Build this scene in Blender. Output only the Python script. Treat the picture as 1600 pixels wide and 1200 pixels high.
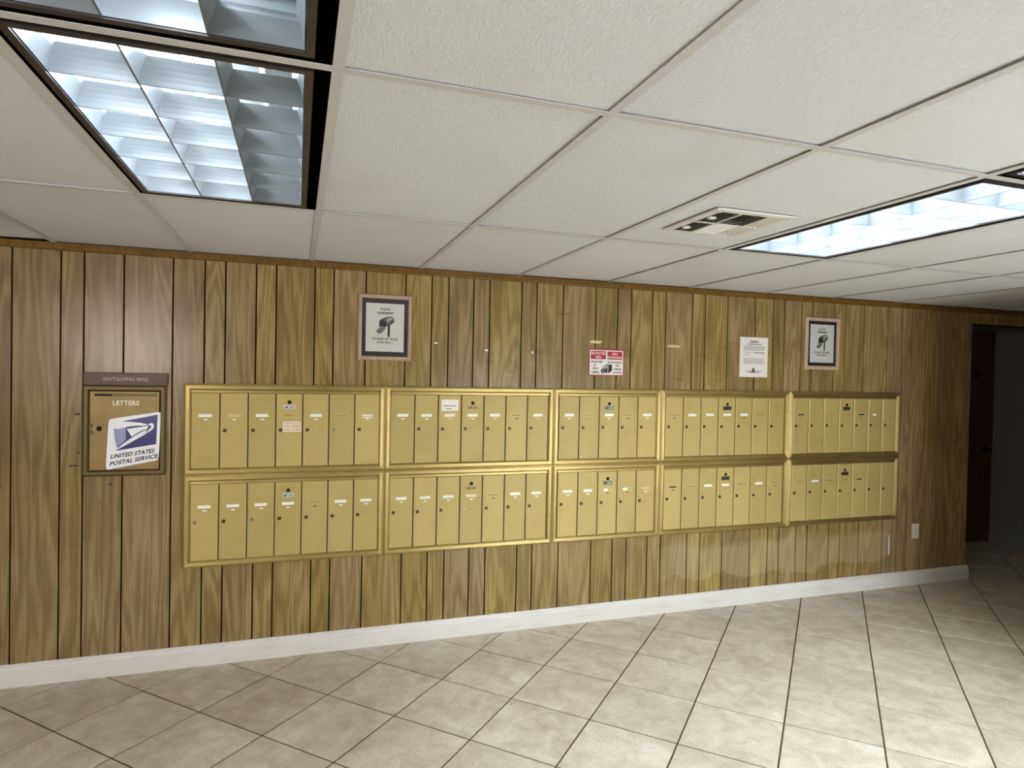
import bpy, math, random
from mathutils import Matrix, Vector
random.seed(7)
for o in list(bpy.data.objects):
    bpy.data.objects.remove(o, do_unlink=True)
sc = bpy.context.scene
COL = sc.collection

# ------------------------------------------------------------------ camera
F_PX = 1000.858
RC = ((0.94806226, -0.31742884, 0.02041760), (0.01418960, -0.02191992, -0.99965903), (0.31776816, 0.94802872, -0.01627726))
CAM = Vector((0.540636, -3.749713, 1.593905))
cam_d = bpy.data.cameras.new('camera')
cam_d.sensor_fit = 'HORIZONTAL'
cam_d.sensor_width = 36.0
cam_d.lens = F_PX / 1600.0 * 36.0
cam_d.clip_start = 0.02
cam = bpy.data.objects.new('camera', cam_d)
COL.objects.link(cam)
cam.matrix_world = Matrix(((RC[0][0], -RC[1][0], -RC[2][0], CAM.x),
                           (RC[0][1], -RC[1][1], -RC[2][1], CAM.y),
                           (RC[0][2], -RC[1][2], -RC[2][2], CAM.z), (0, 0, 0, 1)))
sc.camera = cam

# ------------------------------------------------------------------ world, light levels, exposure
world = bpy.data.worlds.new('world')
sc.world = world
world.use_nodes = True
world.node_tree.nodes['Background'].inputs[0].default_value = (0.55, 0.62, 0.7, 1)
world.node_tree.nodes['Background'].inputs[1].default_value = 0.3
TUBE_POWER = 78.0          # radiance of one lit fluorescent tube
OLD_TUBE_POWER = 36.0      # the worn tubes of the lights above the letters box
TUBE_COLOR = (0.84, 0.96, 1.09)
DOOR_GLASS_POWER = 29.0    # daylight on the pane of the street door behind the camera
FILL_WINDOW_POWER = 13.5   # glow of the window added behind the camera as fill light
vs = sc.view_settings
vs.view_transform = 'Standard'
vs.look = 'None'
vs.gamma = 1.0
vs.use_curve_mapping = False
vs.exposure = 0.32
sc.cycles.use_denoising = True
sc.cycles.max_bounces = 7
sc.cycles.diffuse_bounces = 4
sc.cycles.glossy_bounces = 5
sc.cycles.sample_clamp_indirect = 6.0

# ------------------------------------------------------------------ dimensions (metres); mailbox wall is y = 0, room is y < 0
H = 2.1975
X0, X1 = -2.3, 9.0
YB = -5.5
PX, PY = 4.78, -1.25         # corner where the side passage begins
DX0, DX1 = 5.724, 7.19      # opening to the hallway
DTOP = 2.075
DDEP = 0.86
G = 0.6096                   # ceiling module
GY = [0.0, -1.186, -2.405, -3.624, -4.843, YB]

# ------------------------------------------------------------------ node helpers
class NT:
    def __init__(self, name):
        self.m = bpy.data.materials.new(name)
        self.m.use_nodes = True
        self.t = self.m.node_tree
        self.b = self.t.nodes['Principled BSDF']
        self.out = self.t.nodes['Material Output']
    def n(self, kind, **kw):
        nd = self.t.nodes.new(kind)
        for k, v in kw.items():
            if k.startswith('i_'):
                key = k[2:]
                nd.inputs[int(key) if key.isdigit() else key].default_value = v
            else:
                setattr(nd, k, v)
        return nd
    def l(self, a, b):
        self.t.links.new(a, b)
    def math(self, op, a, b=None, c=None):
        nd = self.n('ShaderNodeMath', operation=op)
        for i, v in enumerate((a, b, c)):
            if v is None: continue
            if isinstance(v, (int, float)): nd.inputs[i].default_value = v
            else: self.l(v, nd.inputs[i])
        return nd.outputs[0]
    def vmath(self, op, a, b):
        nd = self.n('ShaderNodeVectorMath', operation=op)
        for i, v in enumerate((a, b)):
            if isinstance(v, (tuple, list)): nd.inputs[i].default_value = v
            else: self.l(v, nd.inputs[i])
        return nd.outputs[0]
    def mix(self, fac, a, b, blend='MIX'):
        nd = self.n('ShaderNodeMix', data_type='RGBA', blend_type=blend)
        for i, v in ((0, fac), (6, a), (7, b)):
            if isinstance(v, (int, float)): nd.inputs[i].default_value = v
            elif isinstance(v, (tuple, list)): nd.inputs[i].default_value = (v[0], v[1], v[2], 1)
            else: self.l(v, nd.inputs[i])
        return nd.outputs[2]
    def noise(self, vec, scale, detail=3, rough=0.5, dist=0.0):
        nd = self.n('ShaderNodeTexNoise')
        nd.inputs['Scale'].default_value = scale
        nd.inputs['Detail'].default_value = detail
        nd.inputs['Roughness'].default_value = rough
        nd.inputs['Distortion'].default_value = dist
        if vec is not None: self.l(vec, nd.inputs['Vector'])
        return nd.outputs[0]
    def ramp(self, fac, stops):
        nd = self.n('ShaderNodeValToRGB')
        e = nd.color_ramp.elements
        while len(e) < len(stops): e.new(0.5)
        for i, (p, c) in enumerate(stops):
            e[i].position = p
            e[i].color = (c[0], c[1], c[2], 1) if isinstance(c, (tuple, list)) else (c, c, c, 1)
        self.l(fac, nd.inputs[0])
        return nd.outputs[0]
    def maprange(self, v, a, b, c=0.0, d=1.0, smooth=True):
        nd = self.n('ShaderNodeMapRange')
        if smooth: nd.interpolation_type = 'SMOOTHSTEP'
        self.l(v, nd.inputs[0])
        for i, x in enumerate((a, b, c, d)): nd.inputs[i + 1].default_value = x
        return nd.outputs[0]
    def bump(self, h, strength=0.3, dist=0.002):
        nd = self.n('ShaderNodeBump')
        nd.inputs['Strength'].default_value = strength
        nd.inputs['Distance'].default_value = dist
        self.l(h, nd.inputs['Height'])
        self.l(nd.outputs[0], self.b.inputs['Normal'])
    def objvec(self):
        tc = self.n('ShaderNodeTexCoord')
        oi = self.n('ShaderNodeObjectInfo')
        cx = self.n('ShaderNodeCombineXYZ')
        r = oi.outputs['Random']
        self.l(self.math('MULTIPLY', r, 37.0), cx.inputs[0])
        self.l(self.math('MULTIPLY', r, 61.0), cx.inputs[1])
        self.l(self.math('MULTIPLY', r, 83.0), cx.inputs[2])
        return self.vmath('ADD', tc.outputs['Object'], cx.outputs[0]), r
    def pos(self):
        g = self.n('ShaderNodeNewGeometry')
        s = self.n('ShaderNodeSeparateXYZ')
        self.l(g.outputs['Position'], s.inputs[0])
        return g.outputs['Position'], s.outputs
    def set(self, color=None, rough=None, metal=None, spec=None, aniso=None):
        b = self.b
        if color is not None:
            if isinstance(color, (tuple, list)): b.inputs['Base Color'].default_value = (color[0], color[1], color[2], 1)
            else: self.l(color, b.inputs['Base Color'])
        for k, v in (('Roughness', rough), ('Metallic', metal), ('Specular IOR Level', spec), ('Anisotropic', aniso)):
            if v is None: continue
            if isinstance(v, (int, float)): b.inputs[k].default_value = v
            else: self.l(v, b.inputs[k])
        return self.m

def srgb(r, g, b):
    f = lambda c: (c / 255.0) / 12.92 if c / 255.0 <= 0.04045 else ((c / 255.0 + 0.055) / 1.055) ** 2.4
    return (f(r), f(g), f(b))

M = {}
def plain(name, col, rough=0.6, metal=0.0, vary=0.12, scale=30.0, spec=0.5):
    t = NT(name)
    v, r = t.objvec()
    n = t.noise(v, scale, 3)
    c = t.mix(n, tuple(max(0, x * (1 - vary)) for x in col), tuple(x * (1 + vary) for x in col))
    M[name] = t.set(c, rough, metal, spec)
    return M[name]

# wood panelling, one grain per plank
def wood(name, dark, mid, light, rough=0.4, stains_and_patch=False):
    t = NT(name)
    v, r = t.objvec()
    sv = t.vmath('MULTIPLY', v, (1.0, 1.0, 0.085))
    n1 = t.noise(sv, 6.5, 2, 0.45, 0.25)
    rings = t.math('SINE', t.math('MULTIPLY', n1, 75.0))
    rings = t.math('MULTIPLY_ADD', rings, 0.5, 0.5)
    fv = t.vmath('MULTIPLY', v, (1.0, 1.0, 0.02))
    fine = t.noise(fv, 160.0, 3, 0.6)
    pores = t.ramp(t.noise(t.vmath('MULTIPLY', v, (1, 1, 0.05)), 260.0, 2, 0.5), [(0.30, 0.0), (0.42, 1.0)])
    broad = t.noise(t.vmath('MULTIPLY', v, (1, 1, 0.3)), 5.0, 3, 0.6)
    a = t.math('ADD', t.math('MULTIPLY', rings, 0.19), t.math('MULTIPLY', fine, 0.40))
    a = t.math('ADD', a, t.math('MULTIPLY', broad, 0.46))
    c = t.ramp(a, [(0.20, dark), (0.52, mid), (0.88, light)])
    c = t.mix(t.math('MULTIPLY', t.math('SUBTRACT', 1.0, pores), 0.35), c, tuple(x * 0.45 for x in dark))
    # plank to plank tone
    tone = t.n('ShaderNodeHueSaturation')
    t.l(c, tone.inputs['Color'])
    t.l(t.math('MULTIPLY_ADD', r, 0.18, 0.92), tone.inputs['Value'])
    r2 = t.math('FRACT', t.math('MULTIPLY', r, 17.31))
    t.l(t.math('MULTIPLY_ADD', r2, 0.014, 0.499), tone.inputs['Hue'])
    t.l(t.math('MULTIPLY_ADD', r2, 0.14, 0.94), tone.inputs['Saturation'])
    c = tone.outputs[0]
    if stains_and_patch:
        pv, (px, py, pz) = t.pos()
        blot = t.noise(pv, 2.4, 4, 0.6)
        c = t.mix(t.math('MULTIPLY', t.maprange(blot, 0.5, 0.72), 0.22), c, tuple(x * 0.55 for x in mid))
        # paler patch under the boxes, with a ragged edge
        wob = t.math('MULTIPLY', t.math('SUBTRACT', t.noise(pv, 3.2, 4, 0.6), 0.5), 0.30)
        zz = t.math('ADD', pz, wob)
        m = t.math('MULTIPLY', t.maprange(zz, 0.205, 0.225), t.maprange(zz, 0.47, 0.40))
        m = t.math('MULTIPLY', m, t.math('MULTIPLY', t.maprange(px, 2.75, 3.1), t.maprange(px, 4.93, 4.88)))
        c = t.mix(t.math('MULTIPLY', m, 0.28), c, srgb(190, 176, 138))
        # reddish rubbed marks above the boxes
        rv = t.noise(t.vmath('MULTIPLY', pv, (4.0, 1.0, 14.0)), 1.3, 3, 0.6)
        rm = t.math('MULTIPLY', t.maprange(rv, 0.58, 0.66), t.math('MULTIPLY', t.maprange(pz, 1.50, 1.56), t.maprange(pz, 1.95, 1.80)))
        rm = t.math('MULTIPLY', rm, t.math('MULTIPLY', t.maprange(px, 1.2, 1.5), t.maprange(px, 4.4, 3.6)))
        c = t.mix(t.math('MULTIPLY', rm, 0.45), c, srgb(134, 92, 46))
    rr = t.math('MULTIPLY_ADD', fine, 0.14, rough - 0.07)
    t.bump(t.math('ADD', fine, t.math('MULTIPLY', rings, 0.25)), 0.10, 0.0006)
    M[name] = t.set(c, rr, 0.0, 0.29)
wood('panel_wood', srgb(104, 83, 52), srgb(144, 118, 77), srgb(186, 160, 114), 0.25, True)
wood('trim_wood', srgb(86, 56, 22), srgb(108, 74, 34), srgb(128, 92, 48), 0.45)
wood('frame_wood', srgb(168, 144, 120), srgb(186, 162, 140), srgb(200, 178, 156), 0.5)
wood('door_wood', srgb(66, 40, 20), srgb(84, 52, 28), srgb(102, 66, 36), 0.35)
plain('groove_dark', srgb(24, 12, 8), 0.9, 0, 0.12, 30, 0.1)
plain('plaster', srgb(128, 124, 112), 0.8, 0, 0.04, 8)
plain('plenum', srgb(40, 38, 36), 0.9)

# floor tile
t = NT('floor_tile')
v, r = t.objvec()
a = t.noise(v, 9.0, 6, 0.65, 0.6)
b = t.noise(v, 120.0, 5, 0.7, 1.0)
d = t.noise(v, 2.2, 3, 0.5)
k = t.math('ADD', t.math('MULTIPLY', a, 0.5), t.math('ADD', t.math('MULTIPLY', b, 0.42), t.math('MULTIPLY', d, 0.25)))
c = t.ramp(k, [(0.40, srgb(158, 145, 122)), (0.56, srgb(196, 184, 161)), (0.72, srgb(222, 213, 195))])
hs = t.n('ShaderNodeHueSaturation')
t.l(c, hs.inputs['Color'])
t.l(t.math('MULTIPLY_ADD', r, 0.12, 0.94), hs.inputs['Value'])
t.bump(t.math('ADD', a, b), 0.18, 0.002)
M['floor_tile'] = t.set(hs.outputs[0], t.math('MULTIPLY_ADD', b, 0.2, 0.36), 0, 0.4)
plain('grout', srgb(74, 56, 42), 0.9, 0, 0.25, 20)

# ceiling tile: pebbled white
t = NT('ceiling_tile')
v, r = t.objvec()
sv = t.vmath('MULTIPLY', v, (1.0, 0.40, 1.0))
n = t.noise(sv, 210.0, 2, 0.5, 0.3)
n2 = t.noise(v, 1.6, 3, 0.5)
c = t.mix(n, srgb(212, 215, 219), srgb(238, 241, 245))
c = t.mix(t.math('MULTIPLY', t.maprange(n2, 0.52, 0.75), 0.35), c, srgb(212, 209, 203))
hs = t.n('ShaderNodeHueSaturation')
t.l(c, hs.inputs['Color'])
t.l(t.math('MULTIPLY_ADD', r, 0.05, 0.96), hs.inputs['Value'])
t.bump(n, 0.6, 0.004)
M['ceiling_tile'] = t.set(hs.outputs[0], 0.85, 0, 0.2)
plain('grid_metal', srgb(206, 205, 204), 0.5, 0.0, 0.05)

# baseboard paint
t = NT('white_paint')
v, r = t.objvec()
n = t.noise(t.vmath('MULTIPLY', v, (0.3, 1, 1.5)), 14.0, 5, 0.7)
c = t.mix(t.maprange(n, 0.48, 0.72), srgb(226, 223, 216), srgb(214, 210, 201))
M['white_paint'] = t.set(c, 0.45, 0, 0.4)

# gold mailbox enamel
t = NT('gold_door')
v, r = t.objvec()
n = t.noise(v, 220.0, 3, 0.6)
n2 = t.noise(v, 7.0, 4, 0.6)
c = t.mix(n, srgb(179, 157, 96), srgb(197, 176, 112))
c = t.mix(t.math('MULTIPLY', t.maprange(n2, 0.5, 0.75), 0.3), c, srgb(166, 141, 80))
hs = t.n('ShaderNodeHueSaturation')
t.l(c, hs.inputs['Color'])
t.l(t.math('MULTIPLY_ADD', r, 0.14, 0.93), hs.inputs['Value'])
t.bump(n, 0.12, 0.0006)
M['gold_door'] = t.set(hs.outputs[0], 0.45, 0.12, 0.2)

# gold anodised rails, brushed along their length
def brushed(name, tangent, stretch):
    t = NT(name)
    v, r = t.objvec()
    n = t.noise(t.vmath('MULTIPLY', v, stretch), 300.0, 3, 0.6)
    n2 = t.noise(v, 9.0, 3, 0.6)
    c = t.mix(n, srgb(180, 157, 98), srgb(200, 178, 118))
    c = t.mix(t.math('MULTIPLY', t.maprange(n2, 0.5, 0.8), 0.4), c, srgb(150, 122, 66))
    cx = t.n('ShaderNodeCombineXYZ')
    for i in range(3): cx.inputs[i].default_value = tangent[i]
    t.l(cx.outputs[0], t.b.inputs['Tangent'])
    M[name] = t.set(c, 0.42, 0.8, 0.5, 0.85)
brushed('gold_rail_level', (0, 0, 1), (0.02, 1, 1))
brushed('gold_rail_upright', (1, 0, 0), (1, 1, 0.02))
plain('box_body', srgb(92, 68, 30), 0.6, 0.2)
plain('lock_dark', srgb(84, 66, 42), 0.4, 0.5)
plain('lock_steel', srgb(168, 156, 132), 0.35, 0.9)
plain('hole', srgb(14, 10, 8), 0.8)
plain('card_white', srgb(252, 250, 242), 0.6, 0, 0.03)
plain('card_cream', srgb(214, 186, 128), 0.6, 0, 0.08)
plain('card_pink', srgb(236, 214, 184), 0.6, 0, 0.05)
plain('slot_gold', srgb(212, 194, 142), 0.4, 0.4)
plain('slot_empty', srgb(172, 148, 84), 0.5, 0.2)
plain('decal_silver', srgb(196, 196, 190), 0.35, 0.3, 0.1, 90)
plain('decal_grey', srgb(120, 118, 104), 0.4, 0.2, 0.2, 120)
plain('decal_dark', srgb(56, 48, 34), 0.5, 0.1, 0.2, 120)
plain('ink', srgb(34, 32, 34), 0.7)
plain('ink_grey', srgb(120, 120, 122), 0.7)
plain('ink_mid', srgb(92, 90, 88), 0.7)
plain('ink_pale', srgb(168, 168, 166), 0.7)
plain('paper', srgb(222, 222, 212), 0.7, 0, 0.03)
plain('mat_black', srgb(40, 30, 30), 0.6)
plain('sign_red', srgb(168, 20, 34), 0.4)
plain('sign_white', srgb(240, 236, 230), 0.35, 0, 0.02)
plain('sign_pink', srgb(246, 204, 200), 0.4, 0, 0.02)
plain('postal_blue', srgb(40, 46, 110), 0.25)
plain('postal_faded_glare', srgb(150, 156, 190), 0.25, 0, 0.2, 60)
plain('sticker_white', srgb(250, 251, 252), 0.22, 0, 0.02)
plain('bronze', srgb(104, 88, 54), 0.45, 0.5, 0.2, 60)
plain('bronze_dark', srgb(86, 68, 58), 0.45, 0.3, 0.1)
plain('letterbox_gold', srgb(148, 123, 70), 0.45, 0.2, 0.35, 10)
plain('door_edge', srgb(224, 206, 156), 0.35, 0.5)
plain('scuff', srgb(66, 52, 40), 0.8)
plain('letter_white', srgb(236, 228, 204), 0.5, 0, 0.02)
plain('letter_dull', srgb(186, 172, 160), 0.5, 0, 0.02)
plain('fixture_trim', srgb(72, 67, 66), 0.4, 0.5, 0.06)
plain('fixture_black', srgb(10, 9, 9), 0.9, 0, 0.1, 30, 0.05)
plain('fixture_white', srgb(130, 134, 134), 0.5, 0, 0.02)
plain('tube_off', srgb(214, 216, 214), 0.35, 0, 0.02)
plain('socket_white', srgb(220, 222, 220), 0.4, 0, 0.02)
plain('vent_white', srgb(222, 221, 216), 0.5, 0.0, 0.04)
plain('vent_bright', srgb(238, 236, 230), 0.4, 0.0, 0.02)
plain('duct_gap_shade', srgb(44, 42, 34), 0.8)
plain('outlet_white', srgb(226, 216, 196), 0.4, 0, 0.02)
plain('knob_dark', srgb(30, 22, 18), 0.3, 0.8)
plain('window_frame_metal', srgb(120, 116, 110), 0.4, 0.6)
t = NT('louver_aluminium')
v, r = t.objvec()
n = t.noise(v, 14.0, 2)
M['louver'] = t.set(t.mix(n, srgb(126, 130, 132), srgb(136, 140, 142)), 0.38, 0.5, 0.5)
def emission(name, col, power):
    t = NT(name)
    v, r = t.objvec()
    n = t.noise(v, 6.0, 2)
    e = t.b.inputs
    t.l(t.mix(n, tuple(x * 0.97 for x in col), col), e['Emission Color'])
    e['Emission Strength'].default_value = power
    t.set((0.8, 0.8, 0.8), 0.5)
    M[name] = t.m
emission('tube_lit', TUBE_COLOR, TUBE_POWER)
emission('tube_worn', TUBE_COLOR, OLD_TUBE_POWER)
emission('door_pane', (1.0, 0.94, 0.93), DOOR_GLASS_POWER)
emission('fill_pane', (0.90, 0.97, 1.06), FILL_WINDOW_POWER)
# picture glass: mostly clear, a little gloss
t = NT('picture_glass')
tr = t.n('ShaderNodeBsdfTransparent'); gl = t.n('ShaderNodeBsdfGlossy'); mx = t.n('ShaderNodeMixShader'); fr = t.n('ShaderNodeFresnel')
gl.inputs['Roughness'].default_value = 0.05
fr.inputs['IOR'].default_value = 1.35
t.l(fr.outputs[0], mx.inputs[0]); t.l(tr.outputs[0], mx.inputs[1]); t.l(gl.outputs[0], mx.inputs[2]); t.l(mx.outputs[0], t.out.inputs[0])
M['picture_glass'] = t.m

# ------------------------------------------------------------------ mesh helpers
class MB:
    def __init__(s): s.v, s.f, s.mi = [], [], []
    def add(s, vs_, fs, mi=0):
        b = len(s.v); s.v += [tuple(p) for p in vs_]
        for f in fs: s.f.append(tuple(b + i for i in f)); s.mi.append(mi)
        return s
    def box(s, x0, x1, y0, y1, z0, z1, mi=0):
        return s.add([(x0, y0, z0), (x1, y0, z0), (x1, y1, z0), (x0, y1, z0), (x0, y0, z1), (x1, y0, z1), (x1, y1, z1), (x0, y1, z1)],
                     [(3, 2, 1, 0), (4, 5, 6, 7), (0, 1, 5, 4), (1, 2, 6, 5), (2, 3, 7, 6), (3, 0, 4, 7)], mi)
    def panel(s, x0, x1, z0, z1, yb, yf, c, mi=0):
        """board on the y = 0 wall, chamfered towards the room (yf < yb)"""
        v = []
        for (i, y) in ((0, yb), (0, yf + c), (c, yf)):
            v += [(x0 + i, y, z0 + i), (x1 - i, y, z0 + i), (x1 - i, y, z1 - i), (x0 + i, y, z1 - i)]
        f = [(3, 2, 1, 0), (8, 9, 10, 11)]
        for a in (0, 4):
            for i in range(4):
                j = (i + 1) % 4
                f.append((a + i, a + j, a + 4 + j, a + 4 + i))
        return s.add(v, f, mi)
    def cyl(s, c, r, l, axis='y', n=16, mi=0, r2=None):
        """closed cylinder from c along axis for length l"""
        r2 = r if r2 is None else r2
        v = []
        for rr, d in ((r, 0), (r2, l)):
            for i in range(n):
                a = 2 * math.pi * i / n
                p, q = rr * math.cos(a), rr * math.sin(a)
                v.append({'y': (c[0] + p, c[1] + d, c[2] + q), 'z': (c[0] + p, c[1] + q, c[2] + d), 'x': (c[0] + d, c[1] + p, c[2] + q)}[axis])
        f = [tuple(range(n)), tuple(range(2 * n - 1, n - 1, -1))] + [(i, i + n, (i + 1) % n + n, (i + 1) % n) for i in range(n)]
        return s.add(v, f, mi)
    def flat(s, pts, y, mi=0):
        """flat print facing the room: pts are (x, z)"""
        area = sum(pts[i][0] * pts[(i + 1) % len(pts)][1] - pts[(i + 1) % len(pts)][0] * pts[i][1] for i in range(len(pts)))
        if area < 0: pts = pts[::-1]
        return s.add([(x, y, z) for x, z in pts], [tuple(range(len(pts)))], mi)
    def mesh(s, name, mats):
        me = bpy.data.meshes.new(name)
        me.from_pydata(s.v, [], s.f)
        for m in (mats if isinstance(mats, (list, tuple)) else [mats]): me.materials.append(M[m])
        me.polygons.foreach_set('material_index', s.mi)
        me.update()
        return me
    def build(s, name, mats, parent=None, loc=(0, 0, 0), fix=True):
        me = s.mesh(name, mats)
        if fix: fix_normals(me)
        return put(name, me, parent, loc)

import bmesh
def fix_normals(me):
    bm = bmesh.new(); bm.from_mesh(me)
    bmesh.ops.recalc_face_normals(bm, faces=bm.faces)
    bm.to_mesh(me); bm.free()
def put(name, me, parent=None, loc=(0, 0, 0), rotz=0.0):
    o = bpy.data.objects.new(name, me)
    COL.objects.link(o)
    o.parent = parent
    o.location = loc
    o.rotation_euler = (0, 0, rotz)
    return o
def tag(o, label=None, cat=None, group=None, kind=None):
    for k, v in (('label', label), ('category', cat), ('group', group), ('kind', kind)):
        if v: o[k] = v
    return o
def empty(name, loc, label, cat, group=None):
    o = bpy.data.objects.new(name, None)
    o.empty_display_size = 0.05
    COL.objects.link(o)
    o.location = loc
    return tag(o, label, cat, group)
def struct(o): o['kind'] = 'structure'; return o
def smooth(o):
    o.data.polygons.foreach_set('use_smooth', [True] * len(o.data.polygons)); return o

_TXT = {}
def text_polys(s, bold=0.0):
    key = (s, bold)
    if key not in _TXT:
        cu = bpy.data.curves.new('lettering', 'FONT')
        cu.body = s; cu.size = 1.0; cu.offset = bold; cu.resolution_u = 2
        ob = bpy.data.objects.new('lettering', cu)
        me = bpy.data.meshes.new_from_object(ob)
        v = [(p.co.x, p.co.y) for p in me.vertices]
        f = [tuple(p.vertices) for p in me.polygons]
        bpy.data.objects.remove(ob); bpy.data.meshes.remove(me)
        xs = [p[0] for p in v]; ys = [p[1] for p in v]
        x0, x1, y0, y1 = min(xs), max(xs), min(ys), max(ys)
        _TXT[key] = ([((a - x0) / (x1 - x0), (b - y0) / (y1 - y0)) for a, b in v], f)
    return _TXT[key]
def letter(mb, s, bl, br, tl, y, mi=0, bold=0.02):
    """lettering stretched over the parallelogram bl, br, tl (x, z) facing the room"""
    v, f = text_polys(s, bold)
    ux, uz = br[0] - bl[0], br[1] - bl[1]
    wx, wz = tl[0] - bl[0], tl[1] - bl[1]
    mb.add([(bl[0] + a * ux + b * wx, y, bl[1] + a * uz + b * wz) for a, b in v], f, mi)
def letter_box(mb, s, x0, x1, z0, z1, y, mi=0, bold=0.02):
    letter(mb, s, (x0, z0), (x1, z0), (x0, z1), y, mi, bold)

# ================================================================== the setting
# back wall: dark backing with an opening, planks on it
mb = MB()
mb.box(X0 - 0.12, DX0, 0.006, 0.10, 0, H + 0.3)
mb.box(DX0, DX1, 0.006, 0.10, DTOP, H + 0.3)
mb.box(DX1, X1 + 0.12, 0.006, 0.10, 0, H + 0.3)
wall = struct(mb.build('wall_back', 'groove_dark'))
grooves = [-2.117, -2.010, -1.806, -1.704, -1.526, -1.299, -1.148, -1.047, -0.893, -0.787, -0.583, -0.483, -0.307, -0.082, 0.069, 0.17, 0.323, 0.425, 0.627, 0.729, 0.907, 1.134, 1.288, 1.39, 1.544, 1.646,
           1.851, 1.952, 2.13, 2.358, 2.513, 2.616, 2.773, 2.875, 3.082, 3.185, 3.367, 3.60, 3.754, 3.853, 4.006, 4.107, 4.309, 4.414, 4.595,
           4.829, 4.979, 5.078, 5.232, 5.334, 5.546, 5.65]
pat = [0.226, 0.151, 0.101, 0.153, 0.102, 0.204, 0.102, 0.178]
edges = [X0] + grooves + [DX0]
gw = 0.0072
def plank(a, b, z0, z1):
    la = a + (gw / 2 if a > X0 else 0)
    lb = b - gw / 2
    if b == DX0: lb = b
    w = lb - la
    m_ = MB(); m_.panel(-w / 2, w / 2, 0, z1 - z0, 0.006, 0.0, 0.0012)
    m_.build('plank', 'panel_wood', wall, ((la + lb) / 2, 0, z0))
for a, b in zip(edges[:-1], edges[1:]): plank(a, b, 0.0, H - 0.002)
x = DX0 + 0.0
for i, nx in enumerate([5.826, 6.055, 6.206, 6.307, 6.46, 6.562, 6.766, 6.868, 7.046, DX1]):
    plank(x, nx, DTOP, H - 0.002); x = nx
k = 0
while x < X1:
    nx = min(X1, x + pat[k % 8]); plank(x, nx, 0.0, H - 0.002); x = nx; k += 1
# little paint chips and tape scraps left on the panelling, and one tall white sliver
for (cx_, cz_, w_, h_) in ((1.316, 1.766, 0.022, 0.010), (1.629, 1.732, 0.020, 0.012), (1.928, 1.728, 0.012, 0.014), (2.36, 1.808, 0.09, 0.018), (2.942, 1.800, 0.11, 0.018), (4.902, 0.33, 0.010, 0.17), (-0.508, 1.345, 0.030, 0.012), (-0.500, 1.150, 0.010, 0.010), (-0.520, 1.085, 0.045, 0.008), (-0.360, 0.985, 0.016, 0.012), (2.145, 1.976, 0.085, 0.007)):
    m_ = MB()
    pts = []
    for i in range(10):
        a = 2 * math.pi * i / 10
        ca, sa = math.cos(a), math.sin(a)
        pts.append((w_ / 2 * math.copysign(abs(ca) ** 0.5, ca) * random.uniform(0.8, 1.1), h_ / 2 * math.copysign(abs(sa) ** 0.5, sa) * random.uniform(0.8, 1.1)))
    n_ = len(pts)
    m_.add([(p, 0.0, q) for p, q in pts] + [(p, -0.0012, q) for p, q in pts],
           [tuple(range(n_)), tuple(range(2 * n_ - 1, n_ - 1, -1))] + [(i, (i + 1) % n_, (i + 1) % n_ + n_, i + n_) for i in range(n_)])
    m_.build('wall_mark', 'scuff' if cx_ < 0 else 'trim_wood' if cz_ > 1.95 else 'slot_gold' if w_ > 0.05 else 'card_white', wall, (cx_, 0, cz_))

# crown strip and baseboard
mb = MB()
prof = [(0, 0), (-0.010, 0.002), (-0.013, 0.010), (-0.012, 0.024), (-0.016, 0.030), (-0.016, 0.036), (0, 0.036)]
def sweep_x(prof, x0, x1, z):
    m_ = MB(); n = len(prof)
    m_.add([(x0, p[0], z + p[1]) for p in prof] + [(x1, p[0], z + p[1]) for p in prof],
           [tuple(range(n)), tuple(range(2 * n - 1, n - 1, -1))] + [(i, (i + 1) % n, (i + 1) % n + n, i + n) for i in range(n)])
    return m_
struct(sweep_x(prof, X0, X1, H - 0.037).build('trim_1', 'trim_wood'))
bprof = [(0, 0), (-0.019, 0), (-0.020, 0.060), (-0.019, 0.085), (-0.014, 0.098), (-0.008, 0.104), (-0.006, 0.110), (0, 0.110)]
bb = sweep_x(bprof, X0, DX0 + 0.02, 0.0)
bb.box(DX0 + 0.0005, DX0 + 0.02, 0.0, 0.10, 0.0, 0.104)
struct(bb.build('baseboard_back', 'white_paint'))
struct(sweep_x(bprof, DX1 + 0.002, X1, 0.0).build('baseboard_back', 'white_paint'))

# side and rear walls
mb = MB()
mb.box(X0 - 0.12, X0, YB, 0.006, 0, H + 0.3)
struct(mb.build('wall_left', 'panel_wood'))
struct(MB().box(X1, X1 + 0.12, PY, 0.006, 0, H + 0.3).build('wall_passage_end', 'panel_wood'))
mb = MB()
mb.box(PX, PX + 0.12, YB, PY, 0, H + 0.3)
mb.box(PX + 0.12, X1 + 0.12, PY - 0.12, PY, 0, H + 0.3)
struct(mb.build('wall_right', 'panel_wood'))
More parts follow.
